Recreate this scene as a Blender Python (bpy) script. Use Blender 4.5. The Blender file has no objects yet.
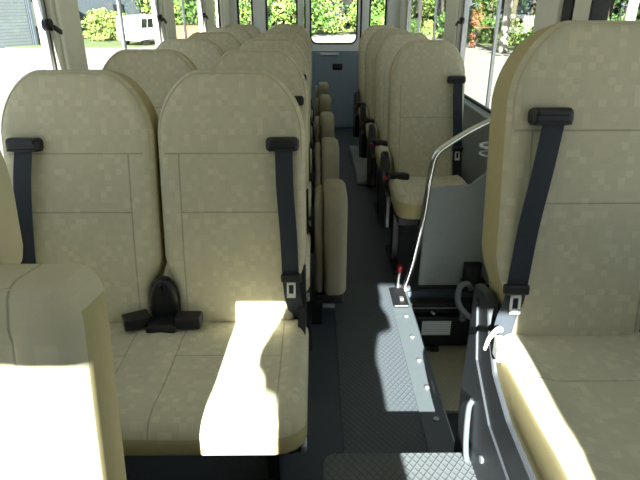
import bpy, bmesh, math, random
from mathutils import Vector, Matrix
R = math.radians
C = bpy.context.scene
COL = C.collection

# ------------------------------------------------------------------ camera
cd = bpy.data.cameras.new('camera')
cam = bpy.data.objects.new('camera', cd)
COL.objects.link(cam)
cam.location = (0, 0, 1.336)
cam.rotation_euler = (R(90 - 23.4), 0, R(-0.5))
cd.sensor_width = 36
cd.lens = 545 / 640 * 36
cd.clip_start = 0.02
cd.clip_end = 500
C.camera = cam

# ------------------------------------------------------------------ sky, sun, exposure
w = bpy.data.worlds.new('sky')
C.world = w
w.use_nodes = True
bgn = w.node_tree.nodes['Background']
bgn.inputs[0].default_value = (0.78, 0.88, 1.0, 1)
bgn.inputs[1].default_value = 1.1
sd = bpy.data.lights.new('sun', 'SUN')
sun = bpy.data.objects.new('sun', sd)
COL.objects.link(sun)
SUNK, SUNE = 0.05, 0.477
sun.rotation_euler = Vector((SUNK, 1, -SUNE)).to_track_quat('-Z', 'Y').to_euler()
sun.location = (0, -5, 6)
sd.energy = 60
sd.angle = R(0.45)
sd.color = (1, 0.96, 0.88)
C.view_settings.view_transform = 'Standard'
C.view_settings.look = 'None'
C.view_settings.gamma = 1
C.view_settings.use_curve_mapping = False
C.view_settings.exposure = -0.30
C.cycles.use_denoising = True
C.cycles.max_bounces = 12
C.cycles.diffuse_bounces = 8
C.cycles.transparent_max_bounces = 24
C.cycles.sample_clamp_indirect = 8

# ------------------------------------------------------------------ materials
def lin(c):
    return tuple(((v / 255) / 12.92 if v <= 10 else (((v / 255) + 0.055) / 1.055) ** 2.4) for v in c) + (1,)

class NT:
    def __init__(s, name):
        s.m = bpy.data.materials.new(name)
        s.m.use_nodes = True
        s.t = s.m.node_tree
        s.b = s.t.nodes['Principled BSDF']
    def n(s, typ, **kw):
        nd = s.t.nodes.new(typ)
        for k, v in kw.items():
            setattr(nd, k, v)
        return nd
    def l(s, a, b):
        s.t.links.new(a, b)
    def math(s, op, a, b=None, c=None):
        nd = s.n('ShaderNodeMath', operation=op)
        for i, v in enumerate((a, b, c)):
            if v is None:
                continue
            if isinstance(v, (int, float)):
                nd.inputs[i].default_value = v
            else:
                s.l(v, nd.inputs[i])
        return nd.outputs[0]

def mat(name, rgb, rough=0.6, metal=0.0, noise=0.06, scale=30, bump=0.0, spec=0.5):
    t = NT(name)
    t.b.inputs['Roughness'].default_value = rough
    t.b.inputs['Metallic'].default_value = metal
    t.b.inputs['Specular IOR Level'].default_value = spec
    co = t.n('ShaderNodeTexCoord')
    nz = t.n('ShaderNodeTexNoise')
    nz.inputs['Scale'].default_value = scale
    nz.inputs['Detail'].default_value = 4
    t.l(co.outputs['Object'], nz.inputs['Vector'])
    cr = t.n('ShaderNodeValToRGB')
    a = lin(rgb)
    cr.color_ramp.elements[0].position = 0.3
    cr.color_ramp.elements[1].position = 0.7
    cr.color_ramp.elements[0].color = tuple(v * (1 - noise) for v in a[:3]) + (1,)
    cr.color_ramp.elements[1].color = tuple(min(1, v * (1 + noise)) for v in a[:3]) + (1,)
    t.l(nz.outputs['Fac'], cr.inputs[0])
    t.l(cr.outputs[0], t.b.inputs['Base Color'])
    if bump:
        bp = t.n('ShaderNodeBump')
        bp.inputs['Strength'].default_value = bump
        bp.inputs['Distance'].default_value = 0.002
        t.l(nz.outputs['Fac'], bp.inputs['Height'])
        t.l(bp.outputs[0], t.b.inputs['Normal'])
    return t.m

def fabric(name, kind, rgb=(206, 199, 168), cell=0.016, seams=()):
    """woven moquette of small random squares; seams = list of ('h'|'v'..) lines in object space"""
    t = NT(name)
    t.b.inputs['Roughness'].default_value = 0.95
    t.b.inputs['Specular IOR Level'].default_value = 0.1
    t.b.inputs['Sheen Weight'].default_value = 0.15
    co = t.n('ShaderNodeTexCoord')
    sp = t.n('ShaderNodeSeparateXYZ')
    t.l(co.outputs['Object'], sp.inputs[0])
    X = sp.outputs[0]
    V = sp.outputs[2] if kind == 'back' else sp.outputs[1]
    def layer(size, off, lo, hi):
        a = t.math('FLOOR', t.math('DIVIDE', t.math('ADD', X, off), size))
        b = t.math('FLOOR', t.math('DIVIDE', t.math('ADD', V, off * 1.7), size))
        cb = t.n('ShaderNodeCombineXYZ')
        t.l(a, cb.inputs[0]); t.l(b, cb.inputs[1])
        wn = t.n('ShaderNodeTexWhiteNoise', noise_dimensions='2D')
        t.l(cb.outputs[0], wn.inputs['Vector'])
        mr = t.n('ShaderNodeMapRange')
        t.l(wn.outputs['Value'], mr.inputs[0])
        mr.inputs[3].default_value = lo
        mr.inputs[4].default_value = hi
        return mr.outputs[0], wn.outputs['Value']
    f1, v1 = layer(cell, 0.003, 0.94, 1.01)
    f2, v2 = layer(cell, 0.003 + cell * 37, 0.0, 1.0)
    hi = t.math('MULTIPLY', t.math('GREATER_THAN', v2, 0.82), 0.10)
    f = t.math('ADD', f1, hi)
    nz = t.n('ShaderNodeTexNoise')
    nz.inputs['Scale'].default_value = 500
    t.l(co.outputs['Object'], nz.inputs['Vector'])
    f = t.math('MULTIPLY', f, t.math('ADD', t.math('MULTIPLY', nz.outputs['Fac'], 0.10), 0.95))
    # seams
    mask = None
    AX = t.math('ABSOLUTE', X)
    for s in seams:
        k = s[0]
        if k == 'h':      # line V = s1 where X-range |dx|<s2
            d = t.math('ABSOLUTE', t.math('SUBTRACT', V, s[1]))
            g = t.math('LESS_THAN', AX, s[2])
        elif k == 'v':    # | |X|-c | = o   for V<s3
            dx = t.math('ABSOLUTE', t.math('SUBTRACT', AX, s[1]))
            d = t.math('ABSOLUTE', t.math('SUBTRACT', dx, s[2]))
            g = t.math('LESS_THAN', V, s[3])
        elif k == 'hc':   # horizontal seam inside inserts
            dx = t.math('ABSOLUTE', t.math('SUBTRACT', AX, s[2]))
            d = t.math('ABSOLUTE', t.math('SUBTRACT', V, s[1]))
            g = t.math('LESS_THAN', dx, s[3])
        q = t.n('ShaderNodeMapRange')
        t.l(d, q.inputs[0])
        q.inputs[1].default_value = 0.0006
        q.inputs[2].default_value = 0.0030
        q.inputs[3].default_value = 1
        q.inputs[4].default_value = 0
        mm = t.math('MULTIPLY', q.outputs[0], g)
        mask = mm if mask is None else t.math('MAXIMUM', mask, mm)
    if mask is not None:
        f = t.math('MULTIPLY', f, t.math('SUBTRACT', 1.0, t.math('MULTIPLY', mask, 0.30)))
    a = lin(rgb)
    cc = t.n('ShaderNodeVectorMath', operation='SCALE')
    cc.inputs[0].default_value = a[:3]
    t.l(f, cc.inputs['Scale'])
    t.l(cc.outputs[0], t.b.inputs['Base Color'])
    bp = t.n('ShaderNodeBump')
    bp.inputs['Strength'].default_value = 0.5
    bp.inputs['Distance'].default_value = 0.003
    hh = t.math('MULTIPLY', nz.outputs['Fac'], 0.15)
    if mask is not None:
        hh = t.math('SUBTRACT', hh, mask)
    t.l(hh, bp.inputs['Height'])
    t.l(bp.outputs[0], t.b.inputs['Normal'])
    return t.m

def tread(name, rgb, rough=0.4, metal=0.2, cell=0.022, contrast=0.18):
    t = NT(name)
    t.b.inputs['Roughness'].default_value = rough
    t.b.inputs['Metallic'].default_value = metal
    co = t.n('ShaderNodeTexCoord')
    sp = t.n('ShaderNodeSeparateXYZ')
    t.l(co.outputs['Object'], sp.inputs[0])
    u = t.math('DIVIDE', t.math('ADD', sp.outputs[0], t.math('MULTIPLY', sp.outputs[1], 0.75)), cell)
    v = t.math('DIVIDE', t.math('SUBTRACT', sp.outputs[0], t.math('MULTIPLY', sp.outputs[1], 0.75)), cell)
    fu = t.math('ABSOLUTE', t.math('SUBTRACT', t.math('FRACT', u), 0.5))
    fv = t.math('ABSOLUTE', t.math('SUBTRACT', t.math('FRACT', v), 0.5))
    mx = t.math('MAXIMUM', fu, fv)
    mr = t.n('ShaderNodeMapRange')
    t.l(mx, mr.inputs[0])
    mr.inputs[1].default_value = 0.36
    mr.inputs[2].default_value = 0.46
    mr.inputs[3].default_value = 0
    mr.inputs[4].default_value = 1
    bp = t.n('ShaderNodeBump')
    bp.inputs['Strength'].default_value = 0.8
    bp.inputs['Distance'].default_value = 0.002
    t.l(mr.outputs[0], bp.inputs['Height'])
    t.l(bp.outputs[0], t.b.inputs['Normal'])
    a = lin(rgb)
    mix = t.n('ShaderNodeMix', data_type='RGBA')
    mix.inputs[6].default_value = a
    mix.inputs[7].default_value = tuple(v * (1 - contrast) for v in a[:3]) + (1,)
    t.l(mr.outputs[0], mix.inputs[0])
    t.l(mix.outputs[2], t.b.inputs['Base Color'])
    return t.m

def glass(name, tint=(0.95, 0.98, 0.97)):
    t = NT(name)
    tr = t.n('ShaderNodeBsdfTransparent')
    tr.inputs[0].default_value = tint + (1,)
    gl = t.n('ShaderNodeBsdfGlossy')
    gl.inputs['Roughness'].default_value = 0.02
    fr = t.n('ShaderNodeLayerWeight')
    mx = t.n('ShaderNodeMixShader')
    t.l(t.math('ADD', t.math('MULTIPLY', t.math('POWER', fr.outputs['Facing'], 5.0), 0.6), 0.02), mx.inputs[0])
    t.l(tr.outputs[0], mx.inputs[1])
    t.l(gl.outputs[0], mx.inputs[2])
    t.l(mx.outputs[0], t.t.nodes['Material Output'].inputs[0])
    return t.m

FABC = (198, 192, 168)
M = dict(
    fab_back=fabric('moquette_backrest', 'back', FABC, seams=[('h', 0.504, 0.19), ('h', 0.335, 0.148), ('v', 0, 0.148, 0.504)]),
    fab_back_s=fabric('moquette_backrest_single', 'back', FABC, seams=[('h', 0.335, 0.148), ('v', 0, 0.148, 0.504)]),
    fab_driver=fabric('moquette_driver', 'back', FABC, cell=0.028, seams=[('v', 0, 0.165, 0.9)]),
    fab_cush2=fabric('moquette_bench', 'seat', FABC, seams=[('v', 0.2145, 0.145, -0.02), ('hc', -0.185, 0.2145, 0.145)]),
    fab_guide=fabric('moquette_guide_cushion', 'seat', FABC, seams=[('hc', -0.19, 0, 0.19)]),
    fab_cush1=fabric('moquette_cushion', 'seat', FABC, seams=[('v', 0, 0.150, -0.19), ('hc', -0.19, 0, 0.152)]),
    vinyl=mat('beige_vinyl', (176, 164, 122), 0.75, noise=0.03, scale=60, bump=0.1),
    pad_vinyl=mat('greige_vinyl', (150, 142, 120), 0.75, noise=0.04, scale=60, bump=0.1),
    piping=mat('piping', (188, 180, 150), 0.8, noise=0.03),
    black=mat('black_plastic', (22, 23, 26), 0.45, noise=0.1),
    webbing=mat('belt_webbing', (42, 48, 58), 0.8, noise=0.15, scale=300),
    frame=mat('dark_steel', (34, 35, 38), 0.5, metal=0.3),
    chrome=mat('chrome', (225, 228, 230), 0.12, metal=1.0, noise=0.01),
    steel=mat('brushed_steel', (190, 192, 195), 0.35, metal=0.8, noise=0.05),
    red=mat('red_button', (160, 28, 36), 0.5),
    white=mat('white_plastic', (226, 228, 228), 0.5, noise=0.02),
    pillar=mat('cream_lining', (228, 227, 214), 0.7, noise=0.02),
    lining=mat('grey_lining', (150, 157, 158), 0.75, noise=0.03),
    side_grey=mat('charcoal_side_cover', (52, 56, 62), 0.5, noise=0.05),
    rear_blue=mat('blue_grey_door_panel', (138, 156, 172), 0.6, noise=0.03),
    rear_white=mat('white_painted_door', (232, 236, 238), 0.5, noise=0.02),
    rubber=mat('black_rubber', (20, 22, 24), 0.6, noise=0.1),
    floor=mat('dark_blue_vinyl_floor', (64, 72, 82), 0.5, noise=0.08, scale=80),
    tread=tread('light_tread', (100, 106, 111)),
    tread_floor=tread('floor_tread', (78, 85, 92), 0.5, 0.0, contrast=0.25),
    tread_beige=tread('beige_tread', (170, 165, 140), 0.55, 0.0),
    trim=mat('anodised_strip', (86, 94, 100), 0.45, metal=0.2, noise=0.03),
    hose=mat('grey_hose', (130, 134, 138), 0.5),
    label=None,
    roof=mat('roof_lining', (215, 213, 200), 0.8, noise=0.02),
    glass=glass('window_glass'),
    ground=mat('pale_concrete', (122, 121, 117), 0.9, noise=0.08, scale=0.6),
    grass=mat('mown_grass', (84, 96, 58), 0.95, noise=0.25, scale=1.5),
    earth=mat('orange_earth', (140, 98, 72), 0.95, noise=0.2, scale=2),
    bark=mat('brown_bark', (66, 58, 48), 0.95, noise=0.3, scale=6, bump=0.3),
    bark_pale=mat('pale_bark', (150, 146, 136), 0.95, noise=0.2, scale=6, bump=0.3),
    leaf=mat('green_leaves', (74, 108, 38), 0.8, noise=0.35, scale=1.2),
    leaf_dark=mat('dark_green_leaves', (40, 66, 28), 0.8, noise=0.35, scale=1.2),
    leaf_pale=mat('yellow_green_leaves', (118, 142, 66), 0.8, noise=0.3, scale=1.2),
    leaf_rust=mat('rust_leaves', (134, 84, 58), 0.8, noise=0.3, scale=1.2),
    shutter=None,
    wall_grey=mat('blue_grey_cladding', (66, 75, 84), 0.8, noise=0.08, scale=3),
    wall_pale=mat('pale_render', (104, 112, 116), 0.8, noise=0.05, scale=3),
    car_white=mat('white_car_paint', (226, 228, 226), 0.3, noise=0.01),
    dark_glass=mat('dark_car_glass', (26, 32, 36), 0.1),
    tyre=mat('tyre', (24, 24, 24), 0.8),
)
def stripes(name, rgb, rgb2, axis, period, frac, rough=0.6):
    t = NT(name)
    t.b.inputs['Roughness'].default_value = rough
    co = t.n('ShaderNodeTexCoord')
    sp = t.n('ShaderNodeSeparateXYZ')
    t.l(co.outputs['Object'], sp.inputs[0])
    g = t.math('LESS_THAN', t.math('FRACT', t.math('DIVIDE', t.math('ADD', sp.outputs[axis], 10.0), period)), frac)
    mix = t.n('ShaderNodeMix', data_type='RGBA')
    mix.inputs[6].default_value = lin(rgb)
    mix.inputs[7].default_value = lin(rgb2)
    t.l(g, mix.inputs[0])
    t.l(mix.outputs[2], t.b.inputs['Base Color'])
    return t.m
M['label'] = stripes('printed_label', (240, 242, 242), (205, 208, 210), 2, 0.014, 0.4)
M['shutter'] = stripes('grey_roller_shutter', (88, 95, 100), (68, 75, 80), 2, 0.16, 0.2)

# ------------------------------------------------------------------ mesh helpers
def finish(name, bm, mats, parent=None, loc=None, smooth=False):
    me = bpy.data.meshes.new(name)
    bmesh.ops.recalc_face_normals(bm, faces=bm.faces)
    bm.to_mesh(me)
    bm.free()
    if not isinstance(mats, (list, tuple)):
        mats = [mats]
    for m in mats:
        me.materials.append(M[m])
    if smooth:
        me.polygons.foreach_set('use_smooth', [True] * len(me.polygons))
    o = bpy.data.objects.new(name, me)
    COL.objects.link(o)
    if loc is not None:
        o.location = loc
    if parent is not None:
        o.parent = parent
    return o

def tag(o, label=None, cat=None, group=None, kind=None):
    if label: o['label'] = label
    if cat: o['category'] = cat
    if group: o['group'] = group
    if kind: o['kind'] = kind
    return o

def empty(name, loc, label=None, cat=None, group=None, rz=0, kind=None):
    o = bpy.data.objects.new(name, None)
    COL.objects.link(o)
    o.location = loc
    o.rotation_euler = (0, 0, rz)
    o.empty_display_size = 0.1
    return tag(o, label, cat, group, kind)

def BM():
    return bmesh.new()

def box(bm, x0, x1, y0, y1, z0, z1, bev=0.0, mi=0, rot=None, seg=2):
    t = bmesh.new()
    bmesh.ops.create_cube(t, size=1)
    for v in t.verts:
        v.co = Vector(((x0 + x1) / 2 + v.co.x * (x1 - x0), (y0 + y1) / 2 + v.co.y * (y1 - y0), (z0 + z1) / 2 + v.co.z * (z1 - z0)))
    if bev:
        bmesh.ops.bevel(t, geom=t.edges[:], offset=bev, segments=seg, affect='EDGES', profile=0.5)
    if rot is not None:
        c = Vector(((x0 + x1) / 2, (y0 + y1) / 2, (z0 + z1) / 2))
        for v in t.verts:
            v.co = c + rot @ (v.co - c)
    merge(bm, t, mi)

def merge(bm, t, mi=0, mtx=None):
    mp = {}
    for v in t.verts:
        mp[v] = bm.verts.new(mtx @ v.co if mtx is not None else v.co)
    for f in t.faces:
        try:
            nf = bm.faces.new([mp[v] for v in f.verts])
            nf.material_index = f.material_index + mi
            nf.smooth = f.smooth
        except ValueError:
            pass
    t.free()

def smoothpath(pts, n=6):
    """Catmull-Rom through pts"""
    P = [Vector(p) for p in pts]
    P = [P[0] * 2 - P[1]] + P + [P[-1] * 2 - P[-2]]
    out = []
    for i in range(1, len(P) - 2):
        for k in range(n):
            t = k / n
            a, b, c, d = P[i - 1], P[i], P[i + 1], P[i + 2]
            out.append(0.5 * ((2 * b) + (-a + c) * t + (2 * a - 5 * b + 4 * c - d) * t * t + (-a + 3 * b - 3 * c + d) * t ** 3))
    out.append(P[-2])
    return out

def tube(bm, pts, r, seg=12, mi=0, closed=False, r2=None):
    pts = [Vector(p) for p in pts]
    n = len(pts)
    rings = []
    up = None
    for i, p in enumerate(pts):
        if closed:
            d = pts[(i + 1) % n] - pts[i - 1]
        else:
            d = pts[min(i + 1, n - 1)] - pts[max(i - 1, 0)]
        d.normalize()
        if up is None:
            up = Vector((0, 0, 1)) if abs(d.z) < 0.9 else Vector((1, 0, 0))
        u = (up - d * up.dot(d)).normalized()
        v = d.cross(u)
        up = u
        rr = r if r2 is None else r + (r2 - r) * i / max(1, n - 1)
        rings.append([bm.verts.new(p + (u * math.cos(2 * math.pi * k / seg) + v * math.sin(2 * math.pi * k / seg)) * rr) for k in range(seg)])
    m = n if closed else n - 1
    for i in range(m):
        a, b = rings[i], rings[(i + 1) % n]
        for k in range(seg):
            f = bm.faces.new((a[k], a[(k + 1) % seg], b[(k + 1) % seg], b[k]))
            f.material_index = mi
            f.smooth = True
    if not closed:
        bm.faces.new(rings[0][::-1]).material_index = mi
        bm.faces.new(rings[-1]).material_index = mi

def prism(bm, poly, axis, a, b, mi=0, bev=0):
    """extrude polygon; axis 'x': poly (y,z); 'y': poly (x,z); 'z': poly (x,y)"""
    t = bmesh.new()
    def P(p, w):
        return {'x': (w, p[0], p[1]), 'y': (p[0], w, p[1]), 'z': (p[0], p[1], w)}[axis]
    A = [t.verts.new(P(p, a)) for p in poly]
    B = [t.verts.new(P(p, b)) for p in poly]
    t.faces.new(A); t.faces.new(B[::-1])
    n = len(poly)
    for i in range(n):
        t.faces.new((A[i], A[(i + 1) % n], B[(i + 1) % n], B[i]))
    if bev:
        bmesh.ops.bevel(t, geom=t.edges[:], offset=bev, segments=2, affect='EDGES', profile=0.5)
    merge(bm, t, mi)

def sstep(x, a, b):
    t = max(0, min(1, (x - a) / (b - a)))
    return t * t * (3 - 2 * t)

def rrect(a, H, rx, rz, rbx=0.03, rbz=0.03, n=10, v0=0.0, notch=0.0, e=1.0):
    """rounded outline, half-width a, v from v0 to H, elliptic top corners"""
    pts = []
    for i in range(n + 1):
        t = math.pi / 2 * i / n
        pts.append((a - rx + rx * max(0, math.cos(t)) ** e, H - rz + rz * math.sin(t) ** e))
    for k in range(1, 6):
        pts.append(((a - rx) * (1 - 2 * k / 6), H))
    for i in range(n + 1):
        t = math.pi / 2 * (1 + i / n)
        pts.append((-(a - rx) - rx * max(0, -math.cos(t)) ** e, H - rz + rz * max(0, math.sin(t)) ** e))
    for k in range(1, 12):
        pts.append((-a, (H - rz) + (v0 + rbz - H + rz) * k / 12))
    for i in range(5):
        t = math.pi + math.pi / 2 * i / 4
        pts.append((-(a - rbx) + rbx * math.cos(t), v0 + rbz + rbz * math.sin(t)))
    for k in range(1, 6):
        pts.append((-(a - rbx) * (1 - 2 * k / 6), v0))
    for i in range(5):
        t = -math.pi / 2 + math.pi / 2 * i / 4
        pts.append(((a - rbx) + rbx * math.cos(t), v0 + rbz + rbz * math.sin(t)))
    for k in range(1, 12):
        pts.append((a, (v0 + rbz) + (H - rz - v0 - rbz) * k / 12))
    if notch:
        pts = [(u * (1 - notch / a * (1 - sstep(v, 0.08, 0.2))), v) for u, v in pts]
    return pts

def pad(outline, t, r, mtx, bulge=lambda u, v: 0, front_mi=1, inset_at=None, back_r=0.012, steps=5):
    """upholstered pad: outline (u,v), thickness t along w; returns bmesh, and piping path"""
    bm = bmesh.new()
    cu = sum(p[0] for p in outline) / len(outline)
    cv = sum(p[1] for p in outline) / len(outline)
    c = Vector((cu, cv))
    n = len(outline)
    def inset(d):
        out = []
        for i in range(n):
            a = Vector(outline[i - 1]); b = Vector(outline[(i + 1) % n])
            tg = (b - a).normalized()
            nm = Vector((-tg.y, tg.x))
            p = Vector(outline[i])
            if nm.dot(c - p) < 0: nm = -nm
            out.append(p + nm * d)
        return out
    rings = []
    def add(P, wfun, mi):
        rings.append(([bm.verts.new(mtx @ Vector((p.x, p.y, wfun(p)))) for p in P], mi))
    add(inset(back_r), lambda p: 0, 0)
    add(inset(back_r * 0.3), lambda p: back_r * 0.3, 0)
    add(inset(0), lambda p: back_r, 0)
    for i in range(steps + 1):
        a = math.pi / 2 * i / steps
        P = inset(r * (1 - math.cos(a)))
        add(P, lambda p, a=a: t - r + r * math.sin(a) + bulge(p.x, p.y) * math.sin(a), 0 if a < math.pi / 5 else front_mi)
    base = inset(r)
    pipe = [mtx @ Vector((p.x, p.y, t - r + r * math.sin(0.9) + 0.0005)) for p in inset(r * (1 - math.cos(0.9)))]
    for s in [1 - k / 16 for k in range(1, 16)]:
        add([c + (p - c) * s for p in base], lambda p: t + bulge(p.x, p.y), front_mi)
    for (A, _), (B, mi) in zip(rings[:-1], rings[1:]):
        for i in range(n):
            f = bm.faces.new((A[i], A[(i + 1) % n], B[(i + 1) % n], B[i]))
            f.material_index = mi
            f.smooth = True
    bm.faces.new(rings[0][0][::-1]).material_index = 0
    cvx = bm.verts.new(mtx @ Vector((cu, cv, t + bulge(cu, cv))))
    L = rings[-1][0]
    for i in range(n):
        f = bm.faces.new((L[i], L[(i + 1) % n], cvx))
        f.material_index = front_mi
        f.smooth = True
    return bm, pipe

def clone(o, parent=None):
    c = o.copy()
    COL.objects.link(c)
    c.parent = parent
    for ch in list(o.children):
        clone(ch, c)
    return c

# ------------------------------------------------------------------ bus shell
HW = 0.93           # half width inside
YR = 6.35           # rear wall
YF = -1.0           # windscreen plane
SILL, HEAD, ROOF = 0.79, 1.62, 2.05
def struct(name, bm, mats, parent=None, smooth=False):
    o = finish(name, bm, mats, parent, smooth=smooth)
    if parent is None: tag(o, kind='structure')
    return o

b = BM()
box(b, -HW - .06, 0.455, -1.2, YR + .1, -0.06, 0)
box(b, 0.455, HW + .06, 2.42, YR + .1, -0.06, 0)
box(b, 0.455, HW + .06, -1.2, 1.25, -0.06, 0)
struct('floor', b, 'floor')
b = BM()
box(b, -HW - .06, HW + .06, -1.05, YR + .06, ROOF, ROOF + .08)
struct('ceiling', b, 'roof')

def side_wall(name, s, spans, low_spans):
    b = BM()
    x0, x1 = (HW, HW + .06) if s > 0 else (-HW - .06, -HW)
    for y0, y1, z0 in low_spans:
        box(b, x0, x1, y0, y1, z0, SILL, mi=1)
    box(b, x0, x1, -1.05, YR + .06, HEAD, ROOF)
    for y0, y1 in spans:
        box(b, x0, x1, y0, y1, SILL, HEAD)
        xi = HW - .018 if s > 0 else -HW
        box(b, xi, xi + .018, y0 + .02, y1 - .02, SILL + .0, HEAD, bev=.006)
    return struct(name, b, ['pillar', 'lining'])
side_wall('wall_left', -1, [(-1.05, -.85), (2.10, 2.32), (3.60, 3.87), (5.02, 5.38), (5.92, YR + .06)], [(-1.05, YR + .06, -.45)])
side_wall('wall_right', 1, [(-1.05, -.85), (2.19, 2.46), (3.78, 4.14), (6.08, YR + .06)], [(-1.05, 1.2, -.45), (2.19, YR + .06, -.45)])
b = BM()
box(b, -HW - .002, -HW + .03, -.9, YR, SILL - .03, SILL, bev=.008)
struct('trim_1', b, 'lining')
b = BM()
box(b, HW - .03, HW + .002, 2.46, YR, SILL - .03, SILL, bev=.008)
struct('trim_2', b, 'lining')

def side_window(idx, s, y0, y1, mullions, latches, lattice=True):
    x = s * (HW + .03)
    b = BM()
    t = .012
    for (a, c, z0, z1) in ((y0, y1, SILL, SILL + t), (y0, y1, HEAD - t, HEAD), (y0, y0 + t, SILL, HEAD), (y1 - t, y1, SILL, HEAD)):
        box(b, x - .010, x + .010, a, c, z0, z1)
    o = struct('window_%d' % idx, b, 'rubber')
    b = BM()
    edges = [y0 + t / 2] + mullions + [y1 - t / 2]
    for i in range(len(edges) - 1):
        xx = x + (.006 if i % 2 else -.006)
        box(b, xx - .002, xx + .002, edges[i] - .012, edges[i + 1] + .012, SILL + t / 2, HEAD - t / 2)
    finish('pane', b, 'glass', o)
    for m in mullions:
        b = BM()
        box(b, x - .009, x + .009, m - .008, m + .008, SILL + t, HEAD - t, bev=.002)
        finish('sliding_frame', b, 'steel', o)
    if latches:
        b = BM()
        box(b, x - .012, x + .012, y1 - .034, y1 - .013, SILL + t, HEAD - t, bev=.002)
        finish('sliding_frame', b, 'steel', o)
    for (ly, lz) in latches:
        b = BM()
        xi = x - s * .02
        tube(b, [(xi, ly, lz), (xi - s * .025, ly, lz)], .02, 16)
        box(b, xi - s * .035 - .006, xi - s * .035 + .006, ly - .01, ly + .05, lz - .025, lz - .008, bev=.004, rot=Matrix.Rotation(R(-20), 3, 'X'))
        finish('latch', b, 'black', o)
    return o
side_window(1, -1, -.85, 2.10, [0.6], [(2.04, 1.27)])
side_window(2, -1, 2.32, 3.60, [2.92], [(3.53, 1.26)])
side_window(3, -1, 3.87, 5.02, [4.33], [(4.94, 1.25)])
side_window(4, -1, 5.38, 5.92, [], [])
side_window(5, 1, 2.46, 3.78, [3.08], [(3.70, 1.24)])
side_window(6, 1, 4.14, 6.08, [4.68, 5.42], [(5.36, 1.24)])
side_window(7, 1, -.85, 1.2, [0.3], [])

# entrance door on the right with its glass
b = BM()
DX0, DX1 = HW - .005, HW + .045
for (a, c, z0, z1) in ((1.97, 2.11, -.42, 1.9), (1.22, 1.32, -.42, 1.9), (1.32, 1.97, -.42, -.2), (1.32, 1.97, 1.75, 1.9)):
    box(b, DX0, DX1, a, c, z0, z1, bev=.004)
d = struct('door_1', b, 'pillar')
b = BM()
for (a, c, z0, z1) in ((1.955, 1.972, -.2, 1.75), (1.318, 1.335, -.2, 1.75)):
    box(b, DX0 - .004, DX1 + .002, a, c, z0, z1)
box(b, DX0 - .006, DX1 + .002, 2.112, 2.188, -.42, 1.9)
box(b, DX0 - .006, DX1 + .002, 1.202, 1.218, -.42, 1.9)
finish('door_seal', b, 'rubber', d)
b = BM(); box(b, HW + .018, HW + .023, 1.33, 1.96, -.2, 1.75)
finish('pane', b, 'glass', d)

# rear wall with three windows and the emergency door
b = BM()
y0, y1 = YR, YR + .06
box(b, -HW, -.12, y0, y1, -.45, .80, mi=1)
box(b, .51, HW, y0, y1, -.45, .80, mi=1)
box(b, -.12, .51, y0, y1, -.45, .02)
box(b, -HW, HW, y0, y1, 1.62, ROOF)
for a, c in ((-HW, -.835), (-.665, -.53), (-.185, -.12), (.51, .585), (.775, HW)):
    box(b, a, c, y0, y1, .80, 1.62)
for a, c in ((-HW, -.845), (-.655, -.54), (.785, HW)):
    box(b, a, c, y0 - .03, y0, .80, 1.62, bev=.01)
struct('wall_back', b, ['rear_white', 'lining'])
for i, (a, c) in enumerate(((-.835, -.665), (-.53, -.185), (.585, .775))):
    b = BM()
    t = .018
    for (p, q, r_, s_) in ((a, c, .80, .80 + t), (a, c, 1.62 - t, 1.62), (a, a + t, .80, 1.62), (c - t, c, .80, 1.62)):
        box(b, p, q, y0 + .005, y1 - .005, r_, s_)
    o = struct('window_%d' % (8 + i), b, 'rubber')
    b = BM(); box(b, a + .01, c - .01, y0 + .028, y0 + .032, .81, 1.61)
    finish('pane', b, 'glass', o)

def ring_frame(b, x0, x1, z0, z1, hx0, hx1, hz0, hz1, rad, ya, yb, mi=0, n=8):
    cs = [(hx1 - rad, hz1 - rad, 0), (hx0 + rad, hz1 - rad, 1), (hx0 + rad, hz0 + rad, 2), (hx1 - rad, hz0 + rad, 3)]
    inner, outer = [], []
    oc = [(x1, z1), (x0, z1), (x0, z0), (x1, z0)]
    for (cx, cz, q) in cs:
        for i in range(n + 1):
            t = math.pi / 2 * (q + i / n)
            inner.append((cx + rad * math.cos(t), cz + rad * math.sin(t)))
            # outer point: project onto rect edges
            k = i / n
            o0 = oc[q]
            if q == 0: p = (x1, cz + (z1 - cz) * min(1, 2 * k)) if k <= .5 else (x1 - (x1 - cx) * (2 * k - 1), z1)
            if q == 1: p = (cx - (cx - x0) * min(1, 2 * k), z1) if k <= .5 else (x0, z1 - (z1 - cz) * (2 * k - 1))
            if q == 2: p = (x0, cz - (cz - z0) * min(1, 2 * k)) if k <= .5 else (x0 + (cx - x0) * (2 * k - 1), z0)
            if q == 3: p = (cx + (x1 - cx) * min(1, 2 * k), z0) if k <= .5 else (x1, z0 + (cz - z0) * (2 * k - 1))
            outer.append(p)
    N = len(inner)
    V = {}
    for nm, L in (('i', inner), ('o', outer)):
        for yy in (ya, yb):
            V[nm, yy] = [b.verts.new((p[0], yy, p[1])) for p in L]
    for i in range(N):
        j = (i + 1) % N
        for q in ((V['i', ya][i], V['i', ya][j], V['o', ya][j], V['o', ya][i]),
                  (V['i', yb][i], V['o', yb][i], V['o', yb][j], V['i', yb][j]),
                  (V['i', ya][i], V['i', yb][i], V['i', yb][j], V['i', ya][j]),
                  (V['o', ya][i], V['o', ya][j], V['o', yb][j], V['o', yb][i])):
            b.faces.new(q).material_index = mi
    return inner
b = BM()
DL, DRR = -.098, .488
hole = ring_frame(b, DL, DRR, .862, 1.80, -.045, .455, .94, 1.70, .07, YR - .02, YR + .045)
d = struct('door_2', b, 'rear_white')
b = BM()
box(b, DL, DRR, YR - .012, YR + .04, .005, .862)
box(b, DL + .012, DRR - .012, YR - .026, YR - .012, .03, .845, bev=.006)
finish('door_panel', b, 'rear_blue', d)
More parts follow.
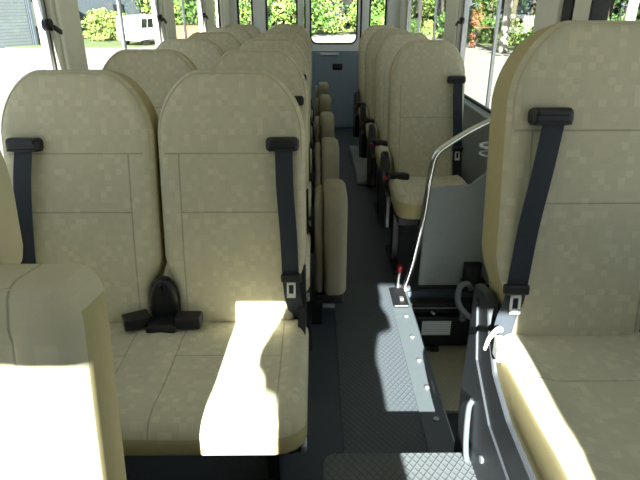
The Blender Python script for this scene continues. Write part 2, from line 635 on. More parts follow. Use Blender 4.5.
b = BM()
tube(b, [(p[0], YR - .022, p[1]) for p in hole], .009, 6, closed=True)
finish('window_rubber', b, 'rubber', d)
b = BM(); box(b, -.044, .454, YR + .008, YR + .012, .942, 1.698)
finish('pane', b, 'glass', d)
b = BM()
box(b, DL - .018, DL - .001, YR - .024, YR + .04, .03, 1.80)
box(b, DRR + .001, DRR + .018, YR - .024, YR + .04, .03, 1.80)
finish('door_seal', b, 'rubber', d)
b = BM()
box(b, .055, .265, YR - .05, YR - .024, .822, .846, bev=.006)
finish('pull_handle', b, 'white', d)
b = BM()
box(b, .195, .305, YR - .036, YR - .024, .665, .73, bev=.01)
box(b, .215, .285, YR - .05, YR - .034, .69, .708, bev=.004)
finish('release_latch', b, 'black', d)
b = BM()
tube(b, [(.35, YR - .001, 1.405), (.35, YR + .006, 1.405)], .075, 32)
finish('round_sticker', b, 'white', d)

# front: unseen windscreen header and dash, with blockers added to shape the sun patches
b = BM()
def V2H(v, y): return v - SUNE * y
FY0, FY1 = YF - .02, YF + .02
def vp(L):
    return [(x, V2H(v, YF)) for x, v in L]
HD = V2H(1.2, YF)
box(b, -HW, HW, FY0, FY1, HD, ROOF)
box(b, -HW, HW, FY0, FY1, -.06, V2H(.60, YF))
box(b, -HW, -.19, FY0, FY1, V2H(.60, YF), V2H(.80, YF))  # raised to keep sun off the floor under the front double seat
shadow_outline = vp([(-.19, .60), (-.19, .86), (-.19, .92), (-.20, .975), (-.236, .985), (-.245, 1.01), (-.268, 1.03), (-.268, 1.05), (-.245, 1.10), (-.203, 1.20),
             (.095, 1.20), (.15, 1.18), (.155, 1.14), (.145, 1.095), (.18, 1.03), (.183, 1.0), (.123, .98), (.106, .92), (.104, .88), (.118, .82), (.127, .741), (.14, .69), (.15, .60)])
prism(b, shadow_outline, 'y', FY0, FY1)  # added blocker, outline cut to cast the photographer's shadow
box(b, .385, HW, FY0, FY1, V2H(.60, YF), HD)  # added blocker, keeps sun off most of the guide seat
struct('wall_front_sun_mask', b, 'side_grey')
b = BM()
for i, (a, c) in enumerate(((-HW, -.19), (.10, .385))):
    box(b, a, c, YF - .05, YF - .045, V2H(.58, YF), HD + .02)
struct('window_11', b, 'glass')

# aisle tread strip and aluminium nosing next to the stairwell
b = BM()
box(b, .09, .372, 1.2, 2.50, 0.0, .004)
o = struct('trim_3', b, 'tread_floor')
b = BM()
prism(b, [(.365, .0005), (.365, .008), (.455, .008), (.462, .0), (.462, -.045), (.4565, -.045), (.4565, .0005)], 'y', 1.0, 2.47)
o = struct('trim_4', b, 'trim')
for k in range(7):
    b = BM()
    y = 1.32 + k * .17
    tube(b, [(.418, y, .0095), (.418, y, .0135)], .010, 12)
    box(b, .411, .425, y - .0015, y + .0015, .0133, .0142)
    finish('screw', b, 'steel', o)

# stairwell
b = BM()
box(b, .44, HW, 1.19, 2.45, -.36, -.30)
box(b, .40, .455, 1.19, 2.45, -.36, -.06)
box(b, .455, HW, 2.42, 2.46, -.30, -.06)
box(b, .455, HW, 1.19, 1.25, -.30, -.06)
struct('stairwell', b, 'side_grey')
b = BM()
box(b, .456, HW - .01, 1.87, 2.36, -.30, -.28, bev=.004)
tag(finish('step_tread', b, 'tread_beige'), 'beige studded tread plate at the bottom of the entrance stairwell', 'step')

# raised tread step in the foreground
b = BM()
t = bmesh.new()
def rpoly(x0, x1, y0, y1, r, n=6):
    out = []
    for (cx, cy, q) in ((x1 - r, y1 - r, 0), (x0 + r, y1 - r, 1), (x0 + r, y0 + r, 2), (x1 - r, y0 + r, 3)):
        for i in range(n + 1):
            a = math.pi / 2 * (q + i / n)
            out.append((cx + r * math.cos(a), cy + r * math.sin(a)))
    return out
st = empty('raised_step', (.23, .65, 0), 'raised foreground step box in the aisle with a diamond tread top', 'step')
prism(b, rpoly(-.20, .205, -.5, .50, .025), 'z', .001, .168)
finish('riser', b, 'side_grey', st)
b = BM(); prism(b, rpoly(-.21, .212, -.51, .508, .03), 'z', .168, .186, bev=.004)
finish('tread_plate', b, 'tread', st)

# ------------------------------------------------------------------ seats
TILT = math.atan(.13 / .72)
def back_mtx(cx, thick):
    # u->x, v->up, w-> toward -y (front)
    m = Matrix(((1, 0, 0), (0, 0, -1), (0, 1, 0)))
    return m.to_4x4() @ Matrix.Translation((0, 0, -thick))
def make_back(cx, parent, z0=.45, side=None, a=.2, H=.735, thick=.115, m='fab_back'):
    """local origin of the part: base of the front surface"""
    ol = rrect(a, H, .128, .178, .05, .05, v0=-.03, notch=.030, n=14, e=1.14)
    def bulge(u, v):
        return .008 * sstep(abs(u), .09, .19) * (1 - sstep(v, .30, .60)) + .006 * math.exp(-((v - .25) / .22) ** 2)
    bm, pipe = pad(ol, thick, .032, back_mtx(0, thick), bulge)
    o = finish('backrest', bm, ['vinyl', m], parent)
    o.location = (cx, 0, z0)
    o.rotation_euler = (-TILT, 0, 0)
    b = BM()
    n = len(pipe)
    tube(b, [p for p in pipe], .0024, 6, closed=True)
    finish('piping', b, 'piping', o)
    return o

def belt(back, u, tip_u, tip_v, guide_v=.53, out=.0, tail=None):
    """guide, webbing and tongue on the front of a backrest (back-local coords)"""
    b = BM()
    box(b, u - .047, u + .047, -.034, .012, guide_v - .020, guide_v + .020, bev=.012, seg=3)
    box(b, u - .036, u + .036, -.040, -.032, guide_v + .002, guide_v + .014, bev=.003)
    box(b, u - .040, u + .040, -.038, -.032, guide_v - .018, guide_v - .012, bev=.002)
    g = finish('belt_guide', b, 'black', back)
    b = BM()
    P = [(u + .004, -.028, guide_v - .002), (u + (tip_u - u) * .3, -.036, guide_v - .12), (u + (tip_u - u) * .7, -.034, (guide_v + tip_v) / 2 - .05), (tip_u, -.03, tip_v)]
    if tail: P += tail
    P = smoothpath(P, 5)
    hw = .0245
    prev = None
    for i, p in enumerate(P):
        q = [b.verts.new((p.x + sx * hw, p.y + sy, p.z)) for sx, sy in ((-1, -.0012), (1, -.0012), (1, .0012), (-1, .0012))]
        if prev:
            for k in range(4):
                b.faces.new((prev[k], prev[(k + 1) % 4], q[(k + 1) % 4], q[k]))
        else:
            b.faces.new(q)
        prev = q
    b.faces.new(prev[::-1])
    finish('seat_belt', b, 'webbing', back)
    b = BM()
    x, y, z = tip_u, -.034, tip_v + .02
    box(b, x - .030, x + .030, y - .012, y + .010, z - .014, z + .012, bev=.006)
    g = finish('belt_tongue', b, 'black', back)
    b = BM()
    # steel plate with a slot
    for (x0, x1, z0, z1) in ((-.013, -.007, -.060, -.012), (.007, .013, -.060, -.012), (-.013, .013, -.062, -.050), (-.013, .013, -.022, -.01)):
        box(b, x + x0, x + x1, y - .004, y, z + z0, z + z1)
    finish('tongue_plate', b, 'white', g)

def cushion_bulge(hw_list):
    def f(u, v):
        s = 0
        for c, h in hw_list:
            d = abs(u - c)
            if d < h + .06:
                s += .012 * math.exp(-((d - h) / .03) ** 2)
        return s + .012 * math.exp(-((v + .40) / .06) ** 2) - .006 * math.exp(-((v + .02) / .05) ** 2)
    return f

def cush_outline(a, depth):
    pts = rrect(a, .02, .045, .045, .075, .06, v0=-depth)
    return pts

def make_double(name='double_seat'):
    root = empty(name, (0, 0, 0))
    bm, pipe = pad(cush_outline(.432, .478), .075, .035, Matrix.Translation((0, 0, .375)), cushion_bulge([(-.2145, .185), (.2145, .185)]))
    finish('cushion', bm, ['vinyl', 'fab_cush2'], root)
    for k, cx in enumerate((-.2135, .2135)):
        bk = make_back(cx - (.012 if k == 0 else 0), root, a=(.218 if k == 0 else .212))
        if k == 0:
            belt(bk, -.136, -.168, .03, tail=[(-.19, -.02, -.05)])
        else:
            belt(bk, .148, .168, .125, tail=[(.178, -.016, .05), (.2, .03, -.03), (.205, .06, -.13)])
    # buckle boot between the backs
    b = BM()
    ol = rrect(.043, .150, .040, .08, .01, .01, v0=-.02, n=6)
    bm, _ = pad(ol, .04, .012, Matrix.Translation((0, -.005, .445)) @ back_mtx(0, .03))
    boot = finish('buckle_boot', bm, ['black', 'black'], root)
    b = BM()
    box(b, -.045, .045, -.08, 0, .445, .475, bev=.01)
    finish('boot_foot', b, 'black', boot)
    for s, an in ((-1, 28), (1, 0)):
        b = BM()
        box(b, s * .078 - .038, s * .078 + .038, -.068, -.020, .458, .497, bev=.006, rot=Matrix.Rotation(R(s * -an), 3, 'Z'))
        finish('buckle', b, 'black', root)
    # chassis
    b = BM()
    for y in (-.40, -.05):
        box(b, -.40, .40, y - .02, y + .02, .325, .366, bev=.004)
    for x in (-.40, 0, .40):
        box(b, x - .018, x + .018, -.42, .10, .33, .366, bev=.004)
    finish('seat_frame', b, 'frame', root)
    for sx in (-.33, .33):
        b = BM()
        prism(b, [(-.36, .0), (.08, .0), (.08, .03), (-.06, .05), (-.10, .326), (-.26, .326), (-.24, .05), (-.36, .03)], 'x', sx - .018, sx + .018, bev=.004)
        finish('leg', b, 'frame', root)
    b = BM()
    prism(b, [(-.09, .37), (.06, .36), (.10, .47), (.085, .60), (.055, .61), (.0, .50), (-.09, .43)], 'x', .40, .424, bev=.006)
    finish('side_cover', b, 'black', root)
    b = BM()
    box(b, .385, .43, -.40, -.36, .31, .33, bev=.004)
    finish('recline_lever', b, 'steel', root)
    return root

ROWY = [1.435 + .75 * k for k in range(6)]
pos_words = ['front', 'second', 'third', 'fourth', 'fifth', 'rearmost']
d0 = make_double()
for k, y in enumerate(ROWY):
    o = d0 if k == 0 else clone(d0)
    o.location = (-.454, y, 0)
    lab = ['beige double seat nearest the camera with a sunlit patch on its cushion',
           'beige double seat directly behind the sunlit front double seat, left of the aisle',
           'beige double seat in the third row counting back from the sunlit one',
           'beige double seat in the fourth row, left of the aisle',
           'beige double seat in the fifth row, second from the back on the left',
           'rearmost beige double seat left of the aisle, beneath the small rear windows'][k]
    tag(o, lab, 'bus seat', 'double seats in the left column')

def make_single(name='single_seat', low=True, belt_side=1, thick=.115, floor_z=0.0):
    root = empty(name, (0, 0, 0))
    bm, pipe = pad(cush_outline(.205, .43), .10, .035, Matrix.Translation((0, 0, .36)), cushion_bulge([(0, .18)]))
    finish('cushion', bm, ['vinyl', 'fab_cush1'], root)
    bk = make_back(0, root, z0=.435, m='fab_back_s', thick=thick)
    belt(bk, .145 * belt_side, .165 * belt_side, .15, tail=[(.172 * belt_side, -.018, .05), (.176 * belt_side, 0, -.03)])
    b = BM()
    for y in (-.38, -.05):
        box(b, -.19, .19, y - .02, y + .02, .32, .361, bev=.004)
    for x in (-.18, .18):
        box(b, x - .018, x + .018, -.40, .10, .325, .361, bev=.004)
    finish('seat_frame', b, 'frame', root)
    for i, sx in enumerate((-.17, .17)):
        b = BM()
        box(b, sx - .018, sx + .018, -.17, -.12, 0, .325, bev=.004)
        box(b, sx - .022, sx + .022, -.30, .05, 0, .02, bev=.004)
        finish('leg', b, 'frame', root)
    b = BM()
    prism(b, [(-.16, .20), (.09, .14), (.12, .40), (.12, .50), (.085, .58), (.03, .56), (-.02, .47), (-.06, .42), (-.16, .40)], 'x', -.24, -.195, bev=.015)
    finish('side_cover', b, 'black', root)
    b = BM()
    box(b, -.225, -.10, -.10, -.055, .462, .497, bev=.01, rot=Matrix.Rotation(R(8), 3, 'Y') @ Matrix.Rotation(R(12), 3, 'Z'))
    bu = finish('buckle', b, 'black', root)
    b = BM()
    box(b, -.240, -.222, -.095, -.07, .460, .480, bev=.004)
    finish('release_button', b, 'red', bu)
    return root
s0 = make_single()
for k in range(4):
    o = s0 if k == 0 else clone(s0)
    o.location = (.605, 2.90 + .75 * k, .01)
    tag(o, ['beige single seat right behind the grey partition and chrome rail',
            'beige single seat right of the aisle, second behind the chrome rail',
            'beige single seat right of the aisle, third behind the chrome rail',
            'rearmost beige single seat right of the aisle, beside the rear emergency door'][k],
        'bus seat', 'single seats in the right column')

# foreground right seat, raised, with a dark side cover
fg = empty('guide_seat', (.645, 1.15, 0), 'large beige foreground seat at right with diagonal black belt and sunlit cushion edge', 'bus seat')
UP = .125
bm, pipe = pad(cush_outline(.20, .60), .155, .04, Matrix.Translation((0, 0, .43)), cushion_bulge([(0, .17)]))
finish('cushion', bm, ['vinyl', 'fab_guide'], fg)
bk = make_back(0, fg, z0=.575, thick=.145, H=.745, a=.205)
belt(bk, -.115, -.168, .115, guide_v=.535, tail=[(-.180, -.02, .06), (-.186, .0, -.02)])
b = BM()
prism(b, [(-.72, .002), (.16, .002), (.16, .64), (.07, .66), (.035, .65), (.015, .58), (-.06, .50), (-.18, .46), (-.60, .44), (-.72, .38)], 'x', -.215, -.185, bev=.008)
sc = finish('side_cover', b, 'side_grey', fg)
b = BM()
prism(b, [(-.55, .33), (-.10, .38), (.05, .47), (.10, .62), (.12, .62), (.14, .30), (.10, .06), (-.55, .06)], 'x', -.222, -.214, bev=.003)
finish('moulded_panel', b, 'side_grey', sc)
b = BM()
tube(b, smoothpath([(-.224, .02, .36), (-.234, .015, .33), (-.236, -.01, .22), (-.224, -.03, .14)], 6), .008, 10)
finish('grab_handle', b, 'trim', sc)
b = BM()
tube(b, [(-.228, -.10, .27), (-.214, -.10, .27)], .010, 12)
finish('bolt', b, 'steel', sc)
b = BM()
box(b, -.17, .19, -.55, .12, .002, .43, bev=.01)
finish('seat_plinth', b, 'side_grey', fg)
b = BM()
tube(b, smoothpath([(-.19, -.01, .60), (-.205, -.03, .615), (-.228, -.045, .60), (-.238, -.05, .57)], 6), .008, 8, r2=.004)
finish('recline_lever', b, 'white', fg)
b = BM()
box(b, -.212, -.192, -.07, -.03, .545, .60, bev=.005)
finish('buckle_holder', b, 'white', fg)

# driver's seat at far left
dr = empty('driver_seat', (-.53, .50, 0), 'beige driver seat filling the lower left foreground, sunlit on its lower half', 'driver seat')
ol = rrect(.245, .545, .035, .055, .04, .04, v0=.0)
def db(u, v): return .012 * sstep(abs(u), .15, .185) + .010 * math.exp(-((v - .3) / .2) ** 2)
bm, pipe = pad(ol, .095, .022, back_mtx(0, .095), db)
bm.normal_update()
for f in bm.faces:
    c = f.calc_center_median()
    f.material_index = 0 if abs(c.x) > .243 - .001 * 0 and c.z < .51 else 1
bk = finish('backrest', bm, ['vinyl', 'fab_driver'], dr)
bk.location = (0, 0, .49); bk.rotation_euler = (-R(8), 0, 0)
b = BM(); tube(b, pipe, .003, 6, closed=True); finish('piping', b, 'piping', bk)
bm, pipe = pad(rrect(.120, .275, .09, .15, .05, .05, v0=.0), .085, .03, back_mtx(0, .085), lambda u, v: .01)
hr = finish('headrest', bm, ['piping', 'piping'], dr)
hr.location = (-.008, .135, .975); hr.rotation_euler = (-R(6), 0, 0)
b = BM()
for s in (-.06, .06):
    tube(b, [(s - .02, .10, .96), (s - .02, .12, 1.06)], .007, 8)
finish('headrest_post', b, 'chrome', dr)
bm, pipe = pad(cush_outline(.245, .50), .12, .04, Matrix.Translation((0, 0, .40)), cushion_bulge([(0, .2)]))
finish('cushion', bm, ['vinyl', 'fab_cush1'], dr)
b = BM()
box(b, -.2, .2, -.42, .08, .002, .40, bev=.02)
finish('seat_base', b, 'frame', dr)

# fold-up jump seats along the aisle
def make_jump():
    root = empty('folding_seat', (0, 0, 0))
    mx = Matrix(((0, 0, 1, 0), (1, 0, 0, 0), (0, 1, 0, 0), (0, 0, 0, 1)))  # u->y v->z w->x
    ol = [(u, v) for u, v in rrect(.145, .485, .09, .09, .04, .04, v0=.0)]
    bm, _ = pad(ol, .094, .034, Matrix.Translation((.036, .145, .145)) @ mx, lambda u, v: .004, back_r=.02)
    finish('seat_pad', bm, ['pad_vinyl', 'pad_vinyl'], root)
    ol = [(u, v) for u, v in rrect(.135, .45, .09, .10, .03, .03, v0=.0)]
    bm, _ = pad(ol, .034, .014, Matrix.Translation((-.004, .16, .15)) @ mx, lambda u, v: .002, back_r=.018)
    finish('back_pad', bm, ['pad_vinyl', 'pad_vinyl'], root)
    b = BM()
    box(b, -.01, .125, .03, .26, .10, .147, bev=.01)
    box(b, -.02, .03, .02, .27, .0, .12, bev=.004)
    finish('hinge_bracket', b, 'black', root)
    b = BM()
    box(b, .03, .085, .018, .06, .085, .105, bev=.004)
    finish('latch_plate', b, 'steel', root)
    return root
j0 = make_jump()
for k in range(5):
    o = j0 if k == 0 else clone(j0)
    o.location = (0, 2.10 + .82 * k, 0)
    tag(o, ['folded-up jump seat nearest the camera, at the aisle side of the second double seat',
            'folded-up jump seat second from the camera along the aisle',
            'folded-up jump seat in the middle of the aisle row of five',
            'folded-up jump seat second from the rear door along the aisle',
            'folded-up jump seat nearest the rear emergency door'][k], 'folding seat', 'folded jump seats along the aisle')

# ------------------------------------------------------------------ partition, rail and equipment by the door
pt = empty('partition', (.72, 2.47, 0), 'grey partition panel behind the chrome handrail at the entrance stairwell', 'partition')
b = BM()
prism(b, [(-.195, .004), (.205, .004), (.205, .70), (.13, .66), (.02, .545), (-.17, .535), (-.19, .50)], 'y', -.012, .012, bev=.005)
finish('panel', b, 'lining', pt)
b = BM()
box(b, -.2, .205, -.02, .02, .0, .02, bev=.004)
finish('foot_channel', b, 'black', pt)
b = BM()
P = smoothpath([(.90, 2.45, .865), (.86, 2.45, .868), (.80, 2.45, .858), (.70, 2.45, .81), (.60, 2.45, .745), (.555, 2.45, .70), (.538, 2.45, .62), (.52, 2.45, .40), (.495, 2.45, .22), (.47, 2.44, .09), (.448, 2.44, .012)], 6)
tube(b, P, .015, 14)
hr_ = empty('handrail', (0, 0, 0), 'curved chrome handrail rising from the aisle edge over the grey partition', 'handrail')
hr_.location = (.448, 2.44, 0)
o = finish('rail', b, 'chrome', hr_); o.location = (-.448, -2.44, 0)
b = BM()
tube(b, [(0, 0, .010), (0, 0, .018)], .032, 20)
finish('floor_flange', b, 'steel', hr_)
b = BM()
tube(b, [(.482, .01, .865), (.455, .01, .866)], .03, 20)
finish('wall_flange', b, 'steel', hr_)

# emergency door release on the floor
b = BM()
rl = empty('door_release', (.415, 2.33, .008), 'black floor plate with a red-tipped upright release lever beside the handrail foot', 'release lever')
box(b, -.045, .03, -.085, .095, .002, .018, bev=.006)
finish('base_plate', b, 'black', rl)
b = BM()
tube(b, smoothpath([(.0, .10, .012), (.0, .105, .05), (.004, .11, .10)], 4), .008, 10)
lv = finish('lever', b, 'steel', rl)
b = BM()
tube(b, [(.004, .11, .098), (.005, .111, .106), (.006, .112, .125), (.007, .112, .132)], .013, 12)
finish('red_tip', b, 'red', lv)
b = BM()
box(b, -.01, .01, -.04, -.01, .018, .026, bev=.003)
finish('key_switch', b, 'steel', rl)

# black equipment box under the partition, with label and cable
eq = empty('equipment_box', (.68, 2.36, -.30), 'black equipment box with a pale printed label under the grey partition', 'equipment box')
b = BM()
box(b, -.215, .22, -.03, .055, .04, .205, bev=.008)
finish('housing', b, 'black', eq)
b = BM()
box(b, -.215, .22, -.005, .055, .215, .27, bev=.006)
finish('upper_housing', b, 'rubber', eq)
b = BM()
box(b, -.150, -.005, -.034, -.0305, .105, .185)
finish('printed_label', b, 'label', eq)
b = BM()
box(b, -.215, .02, -.012, -.006, .245, .250)
tube(b, [(-.11, -.02, .232), (-.09, -.03, .225)], .007, 8)
finish('hinge_rod', b, 'steel', eq)
b = BM()
tube(b, smoothpath([(-.20, -.035, .08), (-.205, -.045, .035), (-.17, -.055, .030), (-.11, -.05, .030), (-.09, -.05, .032)], 6), .005, 8)
cb = finish('cable', b, 'black', eq)
b = BM()
tube(b, [(-.10, -.05, .036), (-.075, -.05, .034), (-.062, -.05, .034)], .016, 12)
finish('plug', b, 'black', cb)

hs = empty('hose', (.735, 2.36, .03), 'looped grey hose with a black motor in front of the grey partition', 'hose')
b = BM()
tube(b, smoothpath([(.04, .04, .0), (.0, -.02, .06), (-.045, -.06, .06), (-.055, -.09, .0), (-.02, -.12, -.05), (.05, -.14, -.08), (.14, -.12, -.09), (.2, -.1, -.1)], 7), .014, 12)
finish('hose_pipe', b, 'hose', hs)
b = BM()
tube(b, [(.05, .08, -.02), (.05, .08, .01), (.05, .08, .10), (.05, .08, .12)], .045, 18)
box(b, .0, .12, .05, .11, -.03, .03, bev=.01)
finish('motor', b, 'black', hs)
b = BM()
tube(b, [(-.02, -.08, -.11), (-.02, -.08, -.05)], .016, 12)
finish('stub_pipe', b, 'hose', hs)

# loop-shaped cup holder on the wall
b = BM()
rr = [(.865 + .055 * math.cos(a * math.pi / 12), 2.62 + .055 * math.sin(a * math.pi / 12), .70) for a in range(24)]
ch = empty('cup_holder', (.865, 2.62, .66), 'pale ring-shaped cup holder on the grey side wall behind the partition', 'cup holder')
tube(b, [(p[0] - .865, p[1] - 2.62, .04) for p in rr], .008, 8, closed=True)
finish('ring', b, 'white', ch)
b = BM()
tube(b, [(p[0] - .865, p[1] - 2.62, .0) for p in rr[5:20]], .005, 8)
box(b, .05, .066, -.03, .03, -.02, .06, bev=.004)
finish('bracket', b, 'white', ch)

# wheel arch boxes
for s in (1, -1):
    b = BM()
    x0, x1 = (.335, .925) if s > 0 else (-.925, -.10)
    if s > 0:
        prism(b, [(4.20, .0), (5.35, .0), (5.35, .03), (5.28, .06), (4.28, .06), (4.20, .03)], 'x', x0, x1, bev=.01)
        tag(finish('wheel_arch_cover', b, 'lining'), 'light grey wheel arch cover on the floor under the rear single seats', 'wheel arch cover')

# ------------------------------------------------------------------ outside
GZ = -.77
b = BM()
box(b, -80, 80, -30, 90, GZ - .1, GZ)
struct('ground', b, 'ground')
b = BM()
prism(b, [(-26, 31), (-10, 30), (-6, 36), (-8, 60), (-30, 60)], 'z', GZ, GZ + .03)
struct('ground_grass', b, 'grass')
b = BM()
prism(b, [(10, 26), (8, 42), (-4, 47), (-4, 85), (75, 85), (75, 14), (22, 14)], 'z', GZ, GZ + .02)
struct('ground_verge', b, 'grass')

random.seed(4)
def foliage(n, rx, ry, z0, z1, leaf, seed, lumps=14):
    rnd = random.Random(seed)
    b = BM()
    L = []
    for i in range(lumps):
        a = rnd.random() * 6.283
        zz = z0 + (z1 - z0) * rnd.random()
        q = math.sin(math.pi * min(1, max(.12, (zz - z0) / (z1 - z0) * .9 + .1))) ** .5
        L.append((math.cos(a) * rx * q * .55, math.sin(a) * ry * q * .55, zz, .45 * min(rx, (z1 - z0)) * (.6 + .6 * rnd.random())))
    for i in range(n):
        lx, ly, lz, lr = L[rnd.randrange(lumps)]
        d = Vector((rnd.gauss(0, 1), rnd.gauss(0, 1), rnd.gauss(0, 1))).normalized() * lr * (.55 + .45 * rnd.random())
        p = Vector((lx, ly, lz)) + d
        if p.z < z0 * .6: p.z = z0 * .6 + .1 * rnd.random()
        nrm = (d.normalized() + Vector((rnd.gauss(0, .5), rnd.gauss(0, .5), rnd.gauss(0, .5)))).normalized()
        u = nrm.orthogonal().normalized()
        u = Matrix.Rotation(rnd.random() * 6.28, 3, nrm) @ u
        v = nrm.cross(u)
        s = leaf * (.6 + .8 * rnd.random())
        vs = [b.verts.new(p + u * s), b.verts.new(p + v * s * .45 + nrm * s * .12), b.verts.new(p - u * s), b.verts.new(p - v * s * .45 + nrm * s * .12)]
        b.faces.new(vs)
    return b

def trunk_bm(h, r, seed, branches=5):
    rnd = random.Random(seed)
    b = BM()
    P = [(0, 0, 0)]
    for i in range(1, 7):
        P.append((rnd.gauss(0, .04) * i, rnd.gauss(0, .04) * i, h * i / 6))
    tube(b, smoothpath(P, 3), r, 10, r2=r * .4)
    for k in range(branches):
        z = h * (.35 + .55 * k / branches)
        a = rnd.random() * 6.28
        q = P[min(6, int(z / h * 6))]
        tube(b, [(q[0], q[1], z), (q[0] + math.cos(a) * .6, q[1] + math.sin(a) * .6, z + .5), (q[0] + math.cos(a) * 1.3, q[1] + math.sin(a) * 1.3, z + .8)], r * .3, 6, r2=r * .12)
    return b

def tree(kind, leafm, barkm, h, r, fz0, rx, n, leaf, seed):
    root = empty(kind, (0, 0, GZ))
    finish('trunk', trunk_bm(h * .8, r, seed), barkm, root)
    finish('foliage', foliage(n, rx, rx, fz0, h, leaf, seed + 1, 22), leafm, root)
    return root
def shrub(kind, leafm, h, rx, n, leaf, seed):
    root = empty(kind, (0, 0, GZ))
    b = BM()
    for k in range(5):
        a = k * 1.256
        tube(b, [(0, 0, 0), (math.cos(a) * .15, math.sin(a) * .15, h * .3), (math.cos(a) * rx * .5, math.sin(a) * rx * .5, h * .7)], .025, 6, r2=.008)
    finish('stem', b, 'bark', root)
    finish('foliage', foliage(n, rx, rx, .12, h, leaf, seed, 12), leafm, root)
    return root

def scatter(proto_list, spots, label, cat, group, used=set()):
    for i, (x, y, rz, s) in enumerate(spots):
        p = proto_list[i % len(proto_list)]
        if p.name in used:
            o = clone(p)
        else:
            o = p
            used.add(p.name)
        o.location = (x, y, GZ)
        o.rotation_euler = (0, 0, rz)
        o.scale = (s, s, s)
        tag(o, label, cat, group)
    
rnd = random.Random(11)
# broad bright trees seen through the rear windows
rear = [tree('broadleaf_tree', 'leaf_pale', 'bark', 7, .16, .5, 2.6, 2600, .17, 21), tree('broadleaf_tree', 'leaf', 'bark', 7.5, .18, .6, 2.8, 2600, .17, 33)]
spots = [(-11 + i * 2.2 + rnd.uniform(-.5, .5), 43 + rnd.uniform(-1.5, 3), rnd.random() * 6, rnd.uniform(.85, 1.1)) for i in range(9)]
scatter(rear, spots, 'bright yellow-green broadleaf tree behind the bus, seen through the rear windows', 'tree', 'sunlit trees behind the bus')
rear_d = [tree('evergreen_tree', 'leaf_dark', 'bark', 9, .2, .5, 3.2, 2400, .2, 51)]
spots = [(-20 + i * 4.0 + rnd.uniform(-1, 1), 50 + rnd.uniform(0, 4), rnd.random() * 6, 1.1) for i in range(8)]
scatter(rear_d, spots, 'dark green tree standing deeper behind the bright trees at the rear', 'tree', 'dark trees far behind the bus')
# left side trees
lt = [tree('garden_tree', 'leaf', 'bark', 7, .15, .6, 2.6, 2200, .18, 71)]
spots = [(-19.5, 44, 0, 1.1), (-16, 47, 1, 1.1), (-9.0, 44, 2, .9), (-14, 50, 3, 1.2), (-24, 46, 4, 1.2)]
scatter(lt, spots, 'mid green tree seen through the left side windows beyond the driveway', 'tree', 'trees beyond the left windows')
# right side forest of trunks
tr1 = [tree('woodland_tree', 'leaf', 'bark', 10, .17, 3.0, 2.2, 1200, .2, 91), tree('woodland_tree', 'leaf_dark', 'bark', 11, .13, 2.6, 2.0, 1200, .2, 95)]
spots = []
for i in range(14):
    a = i / 13
    px = 372 + a * 300
    d = 46 - 22 * a + rnd.uniform(-2, 2)
    spots.append(((px - 315) / 545 * (d * .918 + .8), d, rnd.random() * 6, rnd.uniform(.9, 1.15)))
scatter(tr1, spots, 'slender brown-trunked woodland tree beyond the right side windows', 'tree', 'woodland trees beyond the right windows')
bk = [tree('forest_tree', 'leaf_dark', 'bark', 10, .18, .3, 3.2, 2600, .22, 103)]
spots = []
for i in range(9):
    a = i / 8
    px = 365 + a * 330
    d = 56 - 20 * a
    spots.append(((px - 315) / 545 * (d * .918 + .8), d, rnd.random() * 6, 1.15))
scatter(bk, spots, 'dense dark forest tree at the back of the woodland on the right', 'tree', 'forest trees at the back of the woodland')
for (px, d, lab, s) in ((503, 27, 'pale-barked tree standing left of the foreground seat, beyond the right window', 1.0), (622, 17, 'pale leaning trunk seen through the door glass at top right', .8)):
    o = tree('birch_tree', 'leaf_pale', 'bark_pale', 9, .22 * s, 3.5, 2.0, 900, .2, int(px))
    o.location = ((px - 315) / 545 * (d * .918 + .8), d, GZ)
    tag(o, lab, 'tree')
sh = [shrub('undergrowth_shrub', 'leaf', 1.3, .95, 700, .10, 141), shrub('undergrowth_shrub', 'leaf_pale', 1.0, .9, 600, .10, 147)]
spots = []
for i in range(16):
    a = i / 15
    px = 368 + a * 310
    d = 42 - 22 * a + rnd.uniform(-1, 1.5)
    spots.append(((px - 315) / 545 * (d * .918 + .8), d, rnd.random() * 6, rnd.uniform(.9, 1.3)))
scatter(sh, spots, 'low green shrub at the foot of the woodland on the right', 'shrub', 'undergrowth shrubs on the right')
rs = shrub('rust_shrub', 'leaf_rust', 2.2, .35, 500, .10, 161)
rs.location = ((475 - 315) / 545 * (30 * .918 + .8), 30, GZ)
tag(rs, 'rust-coloured tall shrub seen through the right window beside the rear latch', 'shrub')
gs = [shrub('driveway_shrub', 'leaf_pale', 1.5, .9, 700, .10, 171)]
spots = [((px - 315) / 545 * (d * .918 + .8), d, px, s) for px, d, s in ((96, 36, 1.0), (104, 35.5, 1.1), (113, 36, .8), (120, 37, 1.0))]
scatter(gs, spots, 'pale green shrub in front of the blue-grey building on the left', 'shrub', 'shrubs beside the left building')

# orange retaining bank seen far left
b = BM()
prism(b, [(38, GZ), (38.6, GZ + .75), (40, GZ + .8), (41, GZ)], 'x', -9.6, -6.8, bev=.04)
struct('ground_bank', b, 'earth')

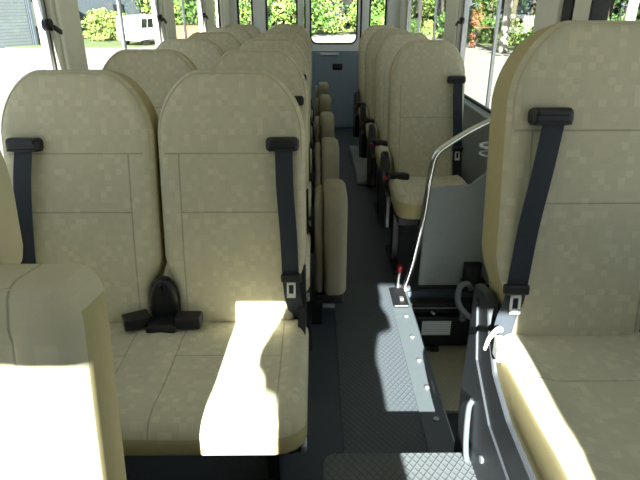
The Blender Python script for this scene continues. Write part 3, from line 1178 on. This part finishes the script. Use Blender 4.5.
# buildings on the left
bd = empty('garage_building', (-16.3, 30.1, GZ), 'grey garage building with a wide roller shutter at far left', 'building', rz=R(65))
b = BM()
box(b, -7, 3.0, .2, 7, 0, 4.2)
box(b, -7.2, 3.2, 0, 7.2, 4.2, 4.5)
finish('wall', b, 'wall_pale', bd)
b = BM(); box(b, -6, 2.0, .08, .19, .02, 3.2); finish('roller_shutter', b, 'shutter', bd)
b = BM(); box(b, 2.15, 2.3, .0, .18, 0, 4.1); box(b, 2.05, 2.12, .05, .18, 0, 3.4); finish('downpipe', b, 'wall_grey', bd)
b = BM(); box(b, 2.4, 2.9, .14, .2, 1.0, 2.2); finish('window', b, 'white', bd)
bd2 = empty('house', (-14.7, 41, GZ), 'blue-grey clad building behind the pale shrubs on the left', 'building', rz=R(60))
b = BM()
box(b, -5, 3.4, 0, 6, 0, 4.5)
prism(b, [(-5.3, 4.5), (3.7, 4.5), (-.8, 6.3)], 'y', -.3, 6.3)
finish('wall', b, 'wall_grey', bd2)
b = BM(); box(b, 1.0, 1.9, -.06, 0, 1.0, 2.1); finish('window', b, 'dark_glass', bd2)

# white van parked outside
vn = empty('van', (-9.6, 33, GZ), 'small white van parked outside, seen through the second left window', 'van')
b = BM()
body = [(-1.65, .28), (1.65, .28), (1.65, .75), (1.55, 1.45), (1.3, 1.55), (-1.45, 1.55), (-1.62, .95), (-1.65, .7)]
prism(b, body, 'y', -.72, .72, bev=.06)
finish('body', b, 'car_white', vn)
b = BM(); prism(b, [(-1.50, .95), (-1.0, .95), (-.9, 1.38), (-1.36, 1.38)], 'y', -.735, -.722); prism(b, [(-.85, .95), (.2, .95), (.2, 1.38), (-.78, 1.38)], 'y', -.735, -.722)
prism(b, [(.3, .95), (1.4, .95), (1.36, 1.38), (.3, 1.38)], 'y', -.735, -.722)
finish('side_window', b, 'dark_glass', vn)
for x in (-1.05, 1.05):
    for y in (-.62, .62):
        b = BM(); tube(b, [(x, y - .09, .29), (x, y + .09, .29)], .29, 20); finish('wheel', b, 'tyre', vn)
vn.rotation_euler = (0, 0, R(75))
